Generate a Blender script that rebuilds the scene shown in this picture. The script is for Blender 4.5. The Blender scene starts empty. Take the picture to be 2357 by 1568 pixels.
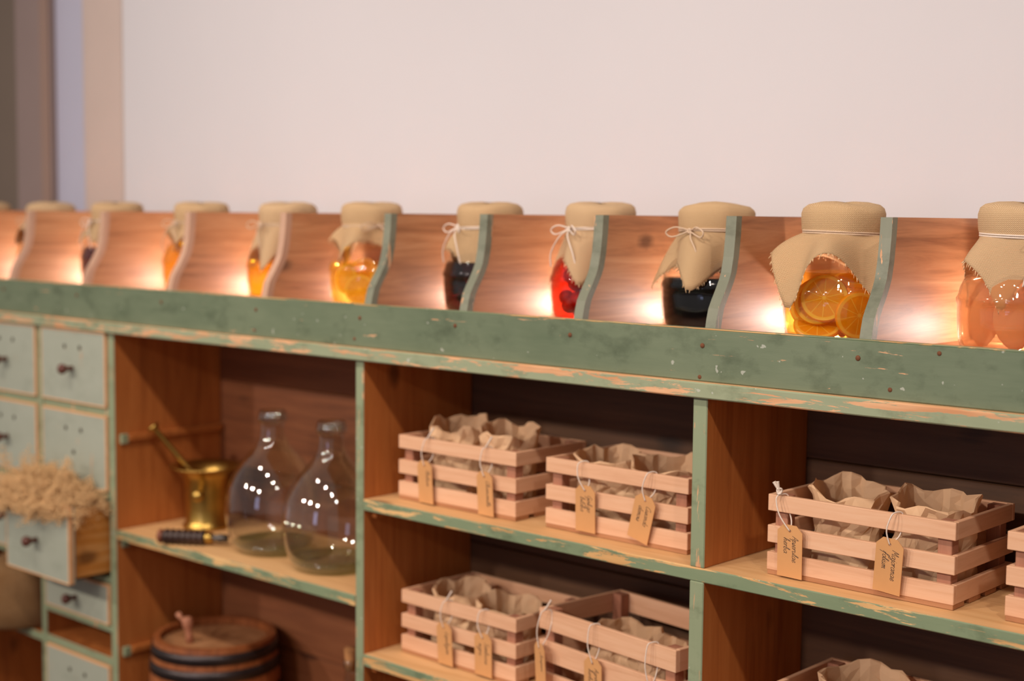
import bpy, bmesh, math, random
from math import sin, cos, pi, radians, sqrt, atan2
from mathutils import Vector, Matrix
random.seed(7)
SC = bpy.context.scene
COL = SC.collection
# ------------------------------------------------------------------ camera
W, H, FPX = 2357, 1568, 3309.27
YAW, PIT, ROL = radians(42.161), radians(4.880), radians(0.5606)
cam = bpy.data.cameras.new('camera'); cam_o = bpy.data.objects.new('camera', cam); COL.objects.link(cam_o)
fw = Vector((-sin(YAW)*cos(PIT), cos(YAW)*cos(PIT), -sin(PIT)))
rt = Vector((cos(YAW), sin(YAW), 0)); up = rt.cross(fw)
r2 = rt*cos(ROL)+up*sin(ROL); u2 = -rt*sin(ROL)+up*cos(ROL)
cam_o.matrix_world = Matrix(((r2.x, u2.x, -fw.x, 0), (r2.y, u2.y, -fw.y, -1.8), (r2.z, u2.z, -fw.z, 1.5), (0, 0, 0, 1)))
cam.sensor_width = 36; cam.sensor_fit = 'HORIZONTAL'; cam.lens = FPX/W*36
cam.dof.use_dof = True; cam.dof.focus_distance = 2.05; cam.dof.aperture_fstop = 2.4
cam.clip_start = .05
SC.camera = cam_o
# ------------------------------------------------------------------ light
wld = bpy.data.worlds.new('room_ambient'); SC.world = wld; wld.use_nodes = True
wld.node_tree.nodes['Background'].inputs[0].default_value = (1.0, .93, .88, 1)
wld.node_tree.nodes['Background'].inputs[1].default_value = .30
def spot(name, loc, tgt, power, col=(1, .87, .75), ang=95, rad=.04):
    l = bpy.data.lights.new(name, 'SPOT'); l.energy = power; l.color = col; l.spot_size = radians(ang); l.spot_blend = 1.0
    l.shadow_soft_size = rad
    o = bpy.data.objects.new(name, l); COL.objects.link(o); o.location = loc
    o.rotation_euler = (Vector(tgt)-Vector(loc)).to_track_quat('-Z', 'Y').to_euler()
for i, x in enumerate((-2.6, -1.55, -.55, .5)):      # ceiling track close to the cabinet
    spot('track_spot', (x, -1.33, 2.9), (x-.75, .2, 1.0), 54, rad=.05)
for i, x in enumerate((-4.6, -2.9, -1.3)):           # second track further out in the room
    spot('track_spot', (x, -4.0, 2.9), (x+1.2, .2, 1.25), 200, rad=.10)
wl = bpy.data.lights.new('window_daylight', 'AREA'); wl.energy = 12; wl.color = (.55, .62, 1.0); wl.shape = 'RECTANGLE'; wl.size = .8; wl.size_y = 1.6
wo = bpy.data.objects.new('window_daylight', wl); COL.objects.link(wo); wo.location = (-1.2, -5.2, 1.7); wo.rotation_euler = (radians(90), 0, 0)
SC.view_settings.view_transform = 'Standard'; SC.view_settings.look = 'None'; SC.view_settings.gamma = 1
SC.view_settings.exposure = 0.0; SC.view_settings.use_curve_mapping = False
SC.cycles.transparent_max_bounces = 18; SC.cycles.max_bounces = 7; SC.cycles.diffuse_bounces = 3; SC.cycles.glossy_bounces = 3

# ------------------------------------------------------------------ materials
def srgb(r, g, b):
    f = lambda c: ((c/255+.055)/1.055)**2.4 if c > 10 else c/255/12.92
    return (f(r), f(g), f(b), 1)
class NT:
    def __init__(s, name):
        s.m = bpy.data.materials.new(name); s.m.use_nodes = True; s.t = s.m.node_tree
        s.b = s.t.nodes['Principled BSDF']; s.out = s.t.nodes['Material Output']
    def n(s, typ, **kw):
        x = s.t.nodes.new(typ)
        for k, v in kw.items(): setattr(x, k, v)
        return x
    def l(s, a, b): s.t.links.new(a, b)
    def val(s, sock, v): sock.default_value = v
    def math(s, op, a, b=None):
        x = s.n('ShaderNodeMath', operation=op)
        for i, q in enumerate((a, b)):
            if q is None: continue
            if hasattr(q, 'links'): s.l(q, x.inputs[i])
            else: x.inputs[i].default_value = q
        return x.outputs[0]
    def mix(s, fac, a, b, mode='MIX'):
        x = s.n('ShaderNodeMix', data_type='RGBA', blend_type=mode)
        for i, q in ((0, fac), (6, a), (7, b)):
            if hasattr(q, 'links'): s.l(q, x.inputs[i])
            else: x.inputs[i].default_value = q
        return x.outputs[2]
    def ramp(s, fac, stops):
        x = s.n('ShaderNodeValToRGB'); cr = x.color_ramp
        while len(cr.elements) < len(stops): cr.elements.new(.5)
        for e, (p, c) in zip(cr.elements, stops):
            e.position = p; e.color = c if len(c) == 4 else (*c, 1)
        s.l(fac, x.inputs[0]); return x.outputs[0]
    def coord(s, scale=(1, 1, 1), rnd=True):
        tc = s.n('ShaderNodeTexCoord'); mp = s.n('ShaderNodeMapping'); mp.inputs['Scale'].default_value = scale
        if rnd:
            oi = s.n('ShaderNodeObjectInfo'); cb = s.n('ShaderNodeCombineXYZ')
            k = s.math('MULTIPLY', oi.outputs['Random'], 37.0)
            for i in range(3): s.l(k, cb.inputs[i])
            s.l(tc.outputs['Object'], mp.inputs['Vector'])
            ad = s.n('ShaderNodeVectorMath', operation='ADD'); s.l(mp.outputs[0], ad.inputs[0]); s.l(cb.outputs[0], ad.inputs[1])
            return ad.outputs[0]
        s.l(tc.outputs['Object'], mp.inputs['Vector']); return mp.outputs[0]
    def noise(s, vec, scale=1, detail=4, rough=.55, dist=0):
        x = s.n('ShaderNodeTexNoise'); s.l(vec, x.inputs['Vector'])
        x.inputs['Scale'].default_value = scale; x.inputs['Detail'].default_value = detail
        x.inputs['Roughness'].default_value = rough; x.inputs['Distortion'].default_value = dist
        return x.outputs['Fac']
    def bump(s, h, strength=.2, dist=.002):
        x = s.n('ShaderNodeBump'); x.inputs['Strength'].default_value = strength; x.inputs['Distance'].default_value = dist
        s.l(h, x.inputs['Height']); s.l(x.outputs[0], s.b.inputs['Normal'])
    def base(s, c, rough=.6):
        if hasattr(c, 'links'): s.l(c, s.b.inputs['Base Color'])
        else: s.b.inputs['Base Color'].default_value = c
        s.b.inputs['Roughness'].default_value = rough
        return s.m
GR = {'X': (.06, 1, 1), 'Y': (1, .06, 1), 'Z': (1, 1, .06)}
def wood_col(t, c1, c2, c3, axis, sc=1.0, knots=True):
    g = GR[axis]
    v = t.coord(tuple(sc*q for q in g))
    n1 = t.noise(v, 55, 5, .6, 1.2)
    n2 = t.noise(v, 14, 2, .5, .5)
    n3 = t.noise(v, 220, 2, .7)
    f = t.math('ADD', t.math('MULTIPLY', n1, .55), t.math('ADD', t.math('MULTIPLY', n2, .35), t.math('MULTIPLY', n3, .10)))
    c = t.ramp(f, [(.30, c1), (.5, c2), (.72, c3)])
    if knots:
        kv = t.coord(tuple(sc*q for q in {'X': (.55, 1, 1), 'Y': (1, .55, 1), 'Z': (1, 1, .55)}[axis]))
        vo = t.n('ShaderNodeTexVoronoi'); t.l(kv, vo.inputs['Vector']); vo.inputs['Scale'].default_value = 9
        kn = t.ramp(t.math('ADD', vo.outputs['Distance'], t.math('MULTIPLY', n1, .10)), [(.11, (1, 1, 1)), (.20, (0, 0, 0))])
        c = t.mix(t.math('MULTIPLY', kn, .75), c, tuple(q*.35 for q in c1[:3])+(1,))
    return c, f
def wood(name, c1, c2, c3, axis='X', sc=1.0, rough=.6, knots=True, bump=.15):
    t = NT(name); c, f = wood_col(t, srgb(*c1), srgb(*c2), srgb(*c3), axis, sc, knots)
    t.bump(f, bump, .002); return t.base(c, rough)
def paint(name, c1, c2, wood3=((198, 140, 96), (224, 174, 132)), axis='X', wear=.0, rough=.5, fleck=True, stain=1.0):
    """old green paint, mottled, worn through to the wood along the grain"""
    t = NT(name)
    big = t.noise(t.coord((1.2, 1.2, 2.4)), 3.0, 4, .6)
    fine = t.noise(t.coord({'X': (1, 8, 8), 'Z': (8, 8, 1), 'Y': (8, 1, 8)}[axis]), 12, 4, .7)
    c = t.mix(t.math('ADD', t.math('MULTIPLY', big, .8), t.math('MULTIPLY', fine, .3)), srgb(*c1), srgb(*c2))
    sm = t.ramp(t.noise(t.coord((2, 2, 3)), 7, 5, .65), [(.52, (1, 1, 1)), (.72, (.62, .64, .60))])
    c = t.mix(stain, c, sm, 'MULTIPLY')
    wv = t.coord({'X': (.22, 2.2, 2.2), 'Z': (2.2, 2.2, .22), 'Y': (2.2, .22, 2.2)}[axis])
    w1 = t.noise(wv, 34, 7, .68, .5)
    w0 = .66-wear*.16
    chip = t.ramp(w1, [(w0, (0, 0, 0)), (w0+.015, (1, 1, 1))])
    wn = t.noise(t.coord({'X': (.1, 1, 1), 'Z': (1, 1, .1), 'Y': (1, .1, 1)}[axis]), 60, 3)
    wc = t.ramp(wn, [(.35, srgb(*wood3[0])), (.65, srgb(*wood3[1]))])
    c = t.mix(chip, c, wc)
    if fleck:
        fl = t.ramp(t.noise(t.coord(), 70, 2, .5), [(.73, (0, 0, 0)), (.75, (1, 1, 1))])
        c = t.mix(t.math('MULTIPLY', fl, .55), c, srgb(196, 196, 186))
    t.bump(t.math('SUBTRACT', t.math('MULTIPLY', fine, .35), t.math('MULTIPLY', chip, .5)), .25, .0015)
    return t.base(c, rough)
def plain(name, c, rough=.5, metal=0, noise_amt=.15, nscale=30, coat=0):
    t = NT(name); n = t.noise(t.coord(), nscale, 4)
    a = srgb(*c); lo = tuple(q*(1-noise_amt) for q in a[:3])+(1,); hi = tuple(min(1, q*(1+noise_amt)) for q in a[:3])+(1,)
    t.b.inputs['Metallic'].default_value = metal; t.b.inputs['Coat Weight'].default_value = coat
    t.bump(n, .08, .001)
    return t.base(t.mix(n, lo, hi), rough)
def clear(name, tint, gloss=.05, edge=.75, rough=.02, body=None, body_amt=0.0, power=4):
    """thin glass or clear liquid: tinted see-through with a surface shine"""
    t = NT(name); t.t.nodes.remove(t.b)
    tr = t.n('ShaderNodeBsdfTransparent'); tr.inputs[0].default_value = (*tint, 1)
    gl = t.n('ShaderNodeBsdfGlossy'); gl.inputs['Roughness'].default_value = rough; gl.inputs[0].default_value = (1, 1, 1, 1)
    lw = t.n('ShaderNodeLayerWeight'); lw.inputs[0].default_value = .5
    f = t.math('ADD', t.math('MULTIPLY', t.math('POWER', lw.outputs['Facing'], power), edge), gloss)
    sh = tr.outputs[0]
    if body:
        tl = t.n('ShaderNodeBsdfTranslucent'); tl.inputs[0].default_value = srgb(*body)
        df = t.n('ShaderNodeBsdfDiffuse'); df.inputs[0].default_value = srgb(*body)
        m0 = t.n('ShaderNodeMixShader'); m0.inputs[0].default_value = .3; t.l(tl.outputs[0], m0.inputs[1]); t.l(df.outputs[0], m0.inputs[2])
        m1 = t.n('ShaderNodeMixShader'); m1.inputs[0].default_value = body_amt; t.l(sh, m1.inputs[1]); t.l(m0.outputs[0], m1.inputs[2]); sh = m1.outputs[0]
    mx = t.n('ShaderNodeMixShader'); t.l(f, mx.inputs[0]); t.l(sh, mx.inputs[1]); t.l(gl.outputs[0], mx.inputs[2])
    t.l(mx.outputs[0], t.out.inputs['Surface']); return t.m
def burlap(name, c1, c2, pitch=.0021):
    t = NT(name); uv = t.n('ShaderNodeUVMap'); sp = t.n('ShaderNodeSeparateXYZ'); t.l(uv.outputs[0], sp.inputs[0])
    nz = t.noise(t.coord(), 90, 2); k = 2*pi/pitch
    su = t.math('SINE', t.math('ADD', t.math('MULTIPLY', sp.outputs[0], k), t.math('MULTIPLY', nz, 2.2)))
    sv = t.math('SINE', t.math('ADD', t.math('MULTIPLY', sp.outputs[1], k), t.math('MULTIPLY', nz, 2.2)))
    h = t.math('ADD', t.math('MULTIPLY', t.math('MULTIPLY', su, sv), .35), t.math('ADD', t.math('MULTIPLY', t.math('ADD', su, sv), .10), .5))
    n2 = t.noise(t.coord(), 25, 3)
    c = t.ramp(h, [(.10, tuple(q*.62 for q in srgb(*c1)[:3])+(1,)), (.30, srgb(*c1)), (.60, srgb(*c2))])
    c = t.mix(t.math('MULTIPLY', n2, .25), c, srgb(232, 196, 150))
    t.base(c, .9); t.bump(h, .7, .0015)
    tl = t.n('ShaderNodeBsdfTranslucent'); t.l(c, tl.inputs[0])
    mx = t.n('ShaderNodeMixShader'); mx.inputs[0].default_value = .28; t.l(t.b.outputs[0], mx.inputs[1]); t.l(tl.outputs[0], mx.inputs[2])
    t.l(mx.outputs[0], t.out.inputs['Surface']); return t.m
def paper(name, c, trans=.25):
    t = NT(name); n = t.noise(t.coord(), 18, 4); n2 = t.noise(t.coord((1, 1, .3)), 160, 2)
    a = srgb(*c); cc = t.mix(n, tuple(q*.85 for q in a[:3])+(1,), tuple(min(1, q*1.1) for q in a[:3])+(1,))
    t.base(cc, .75); t.bump(n2, .15, .0006)
    tl = t.n('ShaderNodeBsdfTranslucent'); t.l(cc, tl.inputs[0])
    mx = t.n('ShaderNodeMixShader'); mx.inputs[0].default_value = trans; t.l(t.b.outputs[0], mx.inputs[1]); t.l(tl.outputs[0], mx.inputs[2])
    t.l(mx.outputs[0], t.out.inputs['Surface']); return t.m
def citrus(name, pulp, pith, rind, R):
    t = NT(name); tc = t.n('ShaderNodeTexCoord'); sp = t.n('ShaderNodeSeparateXYZ'); t.l(tc.outputs['Object'], sp.inputs[0])
    x, y = sp.outputs[0], sp.outputs[1]
    rr = t.math('DIVIDE', t.math('SQRT', t.math('ADD', t.math('MULTIPLY', x, x), t.math('MULTIPLY', y, y))), R)
    ang = t.math('ARCTAN2', y, x)
    seg = t.math('ABSOLUTE', t.math('SINE', t.math('MULTIPLY', ang, 5.0)))
    nz = t.noise(t.coord(rnd=False), 260, 2)
    col = t.mix(nz, tuple(q*.8 for q in srgb(*pulp)[:3])+(1,), srgb(*pulp))
    ln = t.ramp(t.math('MULTIPLY', seg, t.math('ADD', rr, .15)), [(.05, (1, 1, 1)), (.14, (0, 0, 0))])
    col = t.mix(ln, col, srgb(*pith))
    pm = t.ramp(rr, [(.80, (0, 0, 0)), (.84, (1, 1, 1))]); col = t.mix(pm, col, srgb(*pith))
    rm = t.ramp(rr, [(.94, (0, 0, 0)), (.97, (1, 1, 1))]); col = t.mix(rm, col, srgb(*rind))
    cm = t.ramp(rr, [(.06, (1, 1, 1)), (.10, (0, 0, 0))]); col = t.mix(cm, col, srgb(*pith))
    t.base(col, .35)
    tl = t.n('ShaderNodeBsdfTranslucent'); t.l(col, tl.inputs[0])
    mx = t.n('ShaderNodeMixShader'); mx.inputs[0].default_value = .45; t.l(t.b.outputs[0], mx.inputs[1]); t.l(tl.outputs[0], mx.inputs[2])
    t.l(mx.outputs[0], t.out.inputs['Surface']); return t.m

M = {}
M['wall'] = plain('wall_plaster', (203, 199, 204), .85, 0, .025, 3)
M['floor'] = wood('floor_boards', (70, 45, 28), (96, 64, 42), (120, 84, 58), 'X')
M['trim_beige'] = plain('beige_trim', (196, 176, 168), .6, 0, .05, 6)
M['frame_taupe'] = plain('taupe_frame', (142, 122, 118), .6, 0, .06, 6)
M['frame_brown'] = plain('brown_frame', (150, 122, 110), .6, 0, .06, 6)
M['pane_daylight'] = plain('lavender_daylight_pane', (186, 184, 204), .3, 0, .03, 4)  # opaque pane; the lavender dusk daylight is put into its colour
M['door_dark'] = plain('dark_door', (112, 96, 84), .6, 0, .08, 6)
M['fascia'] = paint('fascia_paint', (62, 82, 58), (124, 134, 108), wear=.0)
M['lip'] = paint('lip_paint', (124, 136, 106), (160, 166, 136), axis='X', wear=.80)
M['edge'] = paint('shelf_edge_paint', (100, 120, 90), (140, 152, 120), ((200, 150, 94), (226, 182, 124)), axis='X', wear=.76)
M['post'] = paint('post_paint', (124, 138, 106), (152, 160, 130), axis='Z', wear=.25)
M['drawer'] = paint('drawer_paint', (148, 154, 138), (174, 178, 164), axis='Z', wear=.05, fleck=False, stain=.35)
M['divgreen'] = paint('divider_paint', (94, 100, 80), (134, 134, 116), axis='Z', wear=.2, fleck=False)
M['divpale'] = wood('divider_bare_edge', (164, 124, 102), (186, 146, 122), (200, 162, 138), 'Z', knots=False)
M['divwood'] = wood('divider_wood', (132, 80, 48), (182, 124, 82), (206, 154, 112), 'Y', 1.0, .5)
M['wornwood'] = wood('worn_wood', (205, 150, 104), (224, 172, 124), (236, 190, 146), 'X', knots=False)
M['amber_side'] = wood('amber_side_wood', (138, 72, 28), (176, 102, 46), (196, 122, 62), 'Z', .9, .55)
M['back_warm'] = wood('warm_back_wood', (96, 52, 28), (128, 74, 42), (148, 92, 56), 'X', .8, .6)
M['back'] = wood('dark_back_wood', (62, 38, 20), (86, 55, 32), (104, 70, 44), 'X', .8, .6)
M['shelf'] = wood('shelf_wood', (196, 144, 92), (220, 172, 118), (232, 188, 138), 'X', .8, .6)
M['drawerbox'] = wood('drawer_box_wood', (150, 88, 30), (196, 126, 52), (224, 176, 116), 'Y', .8)
M['crate'] = wood('crate_pine', (206, 152, 116), (222, 172, 136), (230, 186, 152), 'X', 1.6, .65, False, .1)
M['crate_side'] = wood('crate_pine_side', (206, 152, 116), (222, 172, 136), (230, 186, 152), 'Y', 1.6, .65, False, .1)
M['crate_post'] = wood('crate_post_wood', (150, 96, 72), (168, 112, 86), (180, 126, 98), 'Z', 1.6, .65, False, .1)
M['crate_base'] = wood('crate_base_wood', (150, 98, 62), (176, 120, 80), (188, 134, 94), 'X', 1.6, .65, False, .1)
M['kraft'] = paper('kraft_paper', (246, 206, 164), .32)
M['tag'] = paper('tag_card', (216, 158, 102), .05)
M['ink'] = plain('ink', (44, 38, 44), .6)
M['string'] = plain('cotton_string', (226, 208, 194), .9, 0, .15, 300)
M['jute'] = plain('jute_twine', (206, 178, 152), .9, 0, .2, 300)
M['burlap'] = burlap('burlap', (186, 140, 92), (250, 218, 172), .0027)
M['burlap_pale'] = burlap('burlap_pale', (194, 150, 104), (252, 222, 180), .0027)
M['linen'] = burlap('sack_linen', (110, 74, 38), (156, 110, 62), .004)
M['rust'] = plain('rusty_nail', (118, 72, 46), .8, .3, .4, 200)
M['hole'] = plain('screw_hole', (52, 42, 26), .9)
M['knob'] = plain('knob_wood', (96, 52, 40), .4, 0, .3, 60)
M['brass'] = plain('brass', (186, 150, 78), .34, 1, .25, 40)
M['glass'] = clear('clear_glass', (.97, .97, .965), .035, .8)
M['demi'] = clear('demijohn_glass', (.88, .88, .84), .09, .85, .02, None, 0, 3)
M['demibase'] = clear('demijohn_base_glass', (.66, .74, .56), .08, .6, .02, (120, 140, 90), .05, 3)
M['lid'] = plain('jar_lid', (206, 196, 180), .4, .4)
M['hoop'] = plain('iron_hoop', (62, 54, 54), .38, .7, .35, 40)
M['stave'] = wood('barrel_stave', (104, 54, 24), (144, 80, 40), (172, 104, 58), 'Z', 1, .5)
M['head'] = wood('barrel_head', (140, 92, 56), (168, 118, 78), (186, 138, 98), 'X', 1, .6)
M['tap'] = wood('tap_wood', (150, 92, 66), (184, 122, 92), (204, 146, 116), 'Z', 2, .6, False)
M['cork'] = plain('cork', (176, 122, 74), .9, 0, .3, 120)
M['handle'] = plain('dark_handle', (58, 38, 32), .4, 0, .35, 90)
M['handle_end'] = plain('handle_end', (128, 72, 48), .5, 0, .3, 60)
M['steel'] = plain('tool_steel', (90, 84, 80), .4, .8, .3, 60)
M['herb'] = plain('dried_herb', (222, 182, 132), .9, 0, .35, 60)
M['herb_dark'] = plain('dried_leaf', (66, 62, 40), .9, 0, .5, 200)
M['herb_mid'] = plain('dried_mixed_herb', (92, 74, 46), .9, 0, .5, 200)
M['lamp_body'] = plain('lamp_body', (225, 225, 222), .4)
def emit(name, c, s):
    t = NT(name); t.base(c, .5); t.b.inputs['Emission Color'].default_value = c; t.b.inputs['Emission Strength'].default_value = s; return t.m
M['lamp_lens'] = emit('lamp_lens', (1, .72, .48, 1), 6)
M['liq_orange'] = clear('orange_syrup', (.99, .84, .36), .04, .5, .02, (248, 172, 40), .06)
M['liq_lemon'] = clear('lemon_syrup', (1.0, .88, .38), .04, .5, .02, (255, 200, 40), .07)
M['liq_amber'] = clear('amber_syrup', (.98, .76, .16), .04, .5, .02, (246, 176, 16), .30)
M['liq_red'] = clear('red_syrup', (.86, .20, .12), .05, .6, .02, (200, 30, 20), .18)
M['liq_peach'] = clear('peach_syrup', (1.0, .86, .70), .04, .5, .02, (255, 200, 146), .42)
M['liq_dark'] = plain('dark_syrup', (8, 7, 9), .12, 0, .2, 20, 0)
M['liq_dark'].node_tree.nodes['Principled BSDF'].inputs['Specular IOR Level'].default_value = .25
M['liq_berry'] = clear('berry_syrup', (.28, .06, .08), .06, .6, .02, (40, 8, 14), .5)
M['liq_plum'] = clear('plum_syrup', (.42, .14, .12), .06, .6, .02, (90, 40, 40), .5)
M['orange'] = citrus('orange_slice', (252, 192, 56), (255, 236, 180), (250, 182, 50), .036)
M['lemon'] = citrus('lemon_slice', (246, 196, 84), (252, 226, 150), (246, 190, 60), .031)
M['cherry'] = plain('cherry_skin', (170, 40, 22), .2, 0, .3, 40, .5)
M['berry'] = plain('berry_skin', (44, 18, 30), .35, 0, .4, 60)
M['peach'] = plain('peach_flesh', (252, 176, 104), .4, 0, .1, 20)
M['peach'] = paper('peach_flesh_soft', (255, 200, 150), .5)

# ------------------------------------------------------------------ mesh helpers
def link(name, me, mats, parent=None, loc=None, rot=None):
    o = bpy.data.objects.new(name, me); COL.objects.link(o)
    for m in (mats if isinstance(mats, (list, tuple)) else [mats]): me.materials.append(M[m] if isinstance(m, str) else m)
    if parent: o.parent = parent
    if loc: o.location = loc
    if rot: o.rotation_euler = rot
    return o
def inst(name, src, parent, loc=(0, 0, 0), rot=(0, 0, 0)):
    o = src.copy(); COL.objects.link(o); o.name = name; o.parent = parent; o.location = loc; o.rotation_euler = rot; return o
def mesh(name, V, F, smooth=False):
    me = bpy.data.meshes.new(name); me.from_pydata(V, [], F); me.update()
    if smooth: me.polygons.foreach_set('use_smooth', [True]*len(me.polygons))
    return me
def boxme(name, x0, x1, y0, y1, z0, z1, bev=.0012, front=None, seg=1):
    """chamfered box; faces looking to -Y take material slot 1 when front is set"""
    bm = bmesh.new(); bmesh.ops.create_cube(bm, size=1)
    for v in bm.verts: v.co = Vector(((x0+x1)/2+v.co.x*(x1-x0), (y0+y1)/2+v.co.y*(y1-y0), (z0+z1)/2+v.co.z*(z1-z0)))
    if bev: bmesh.ops.bevel(bm, geom=bm.edges[:], offset=bev, segments=seg, affect='EDGES')
    bm.normal_update()
    if front:
        for f in bm.faces:
            if front == 'F' and f.normal.y < -.5: f.material_index = 1
            if front == 'FZ' and (f.normal.y < -.5 or f.normal.z < -.9): f.material_index = 1
    me = bpy.data.meshes.new(name); bm.to_mesh(me); bm.free(); return me
def box(name, x0, x1, y0, y1, z0, z1, mat, parent=None, **k):
    return link(name, boxme(name, x0, x1, y0, y1, z0, z1, **k), mat, parent)
def lathe(name, prof, n=40, smooth=True, wob=None):
    V, F = [], []
    for i, (r, z) in enumerate(prof):
        for j in range(n):
            a = 2*pi*j/n; rr = r*(wob(a, z) if wob else 1); V.append((rr*cos(a), rr*sin(a), z))
    for i in range(len(prof)-1):
        for j in range(n):
            k = (j+1) % n; F.append((i*n+j, i*n+k, (i+1)*n+k, (i+1)*n+j))
    if prof[0][0] < 1e-4 or True: F.append(tuple(range(n))[::-1]) if prof[0][0] > 1e-3 and wob is None and prof[0][1] <= prof[-1][1] and False else None
    me = mesh(name, V, [f for f in F if f], smooth)
    bm = bmesh.new(); bm.from_mesh(me); bmesh.ops.remove_doubles(bm, verts=bm.verts, dist=1e-6); bmesh.ops.recalc_face_normals(bm, faces=bm.faces); bm.to_mesh(me); bm.free()
    return me
def smooth_path(P, k=6):
    P = [Vector(p) for p in P]; out = []
    for i in range(len(P)-1):
        a = P[max(i-1, 0)]; b = P[i]; c = P[i+1]; d = P[min(i+2, len(P)-1)]
        for s in range(k):
            t = s/k; out.append(.5*((2*b)+(c-a)*t+(2*a-5*b+4*c-d)*t*t+(3*b-a-3*c+d)*t*t*t))
    out.append(P[-1]); return out
def tube_vf(path, rad, n=6, V=None, F=None, cap=True):
    V = [] if V is None else V; F = [] if F is None else F
    o = len(V); L = len(path); prev = None
    for i, p in enumerate(path):
        d = (path[min(i+1, L-1)]-path[max(i-1, 0)]).normalized()
        if prev is None:
            q = Vector((0, 0, 1)) if abs(d.z) < .9 else Vector((1, 0, 0)); u = d.cross(q).normalized()
        else:
            u = (prev-d*prev.dot(d)); u = u.normalized() if u.length > 1e-6 else d.orthogonal().normalized()
        prev = u; v = d.cross(u); r = rad(i/(L-1)) if callable(rad) else rad
        for j in range(n):
            a = 2*pi*j/n; V.append(tuple(p+u*r*cos(a)+v*r*sin(a)))
    for i in range(L-1):
        for j in range(n):
            k = (j+1) % n; F.append((o+i*n+j, o+i*n+k, o+(i+1)*n+k, o+(i+1)*n+j))
    if cap: F.append(tuple(o+j for j in range(n))[::-1]); F.append(tuple(o+(L-1)*n+j for j in range(n)))
    return V, F
def tube(name, P, rad, mat, parent=None, n=6, k=6):
    V, F = tube_vf(smooth_path(P, k), rad, n); return link(name, mesh(name, V, F, True), mat, parent)
def thing(name, label, cat, loc=(0, 0, 0), rz=0, group=None):
    o = bpy.data.objects.new(name, None); COL.objects.link(o); o.location = loc; o.rotation_euler = (0, 0, rz); o.empty_display_size = .05
    tag(o, label, cat, group); return o
def tag(o, label, cat, group=None):
    o['label'] = label; o['category'] = cat
    if group: o['group'] = group
    return o
def struct(o): o['kind'] = 'structure'; return o

# ------------------------------------------------------------------ room
struct(box('floor', -7, 3, -6.5, .4, -.1, 0, 'floor', bev=0))
struct(box('wall_back', -3.42, 3, .40, .55, 0, 3.2, 'wall', bev=.004))
struct(box('wall_left', -7, -3.42, .70, .80, 0, 3.2, 'wall', bev=0))
struct(box('trim_1', -3.655, -3.47, .43, .70, 0, 3.2, 'trim_beige', bev=.004))
w1 = struct(box('window_1', -3.93, -3.60, .50, .52, .9, 3.2, 'pane_daylight', bev=.001))
box('window_frame', -3.765, -3.745, .49, .53, .9, 3.2, 'trim_beige', w1, bev=.003)
t2 = struct(box('trim_2', -4.14, -3.93, .485, .70, 0, 3.2, 'frame_taupe', bev=.004))
box('casing_strip', -3.985, -3.935, .478, .485, 0, 3.2, 'frame_brown', t2, bev=.002)
struct(box('door_1', -5.4, -4.14, .50, .55, 0, 3.2, 'door_dark', bev=.003))

# ------------------------------------------------------------------ cabinet
cab = thing('apothecary_cabinet', 'long green-painted wooden cabinet with drawers and open shelves', 'cabinet', (-2.2, 0, 0))
CX = -2.2
def cb(name, x0, x1, y0, y1, z0, z1, mat, **k):
    return box(name, x0-CX, x1-CX, y0, y1, z0, z1, mat, cab, **k)
D = .295
cb('top_board', -3.92, -.42, -.012, .36, 1.231, 1.255, ['wornwood', 'lip'], front='F', bev=.002)
for x0, x1, z0, z1 in ((-2.874, -2.849, .08, 1.231), (-2.027, -2.005, .08, 1.231), (-1.256, -1.23, .968, 1.231), (-1.256, -1.23, .668, .946),
                       (-1.256, -1.23, .08, .645), (-.47, -.445, .08, 1.231), (-3.92, -3.90, .08, 1.231)):
    cb('upright', x0, x1, 0, D, z0, z1, ['amber_side', 'post'], front='F', bev=.0015)
cb('upright', -3.183, -3.160, 0, D, .08, 1.231, ['amber_side', 'post'], front='F')
cb('upright', -3.49, -3.467, 0, D, .08, 1.231, ['amber_side', 'post'], front='F')
for x0, x1, z0, z1 in ((-2.005, -.47, .946, .968), (-2.005, -1.256, .645, .668), (-1.23, -.47, .645, .668), (-2.846, -2.029, .756, .778),
                       (-2.849, -2.027, .18, .20), (-2.005, -.47, .08, .1), (-3.90, -2.874, .08, .1)):
    cb('shelf', x0, x1, 0, D, z0, z1, ['shelf', 'edge'], front='F', bev=.0015)
for z in (.982, .742, .485):
    cb('cleat', -2.849, -2.834, .03, .29, z, z+.014, 'amber_side')
    cb('cleat_end', -2.849, -2.838, .012, .03, z-.006, z+.016, 'post')
for z in (.930, .630):
    cb('cleat', -2.005, -1.991, .02, .29, z, z+.015, 'amber_side')
bays = ((-3.92, -2.86), (-2.86, -2.016), (-2.016, -1.243), (-1.243, -.445))
for bi, (x0, x1) in enumerate(bays):
    z = .08
    while z < 1.22:
        h = .205 if (bi % 2) else .19
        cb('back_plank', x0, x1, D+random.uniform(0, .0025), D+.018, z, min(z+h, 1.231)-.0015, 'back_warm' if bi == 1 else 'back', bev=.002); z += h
cb('plinth', -3.90, -.47, .03, .05, 0, .08, 'edge')
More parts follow.
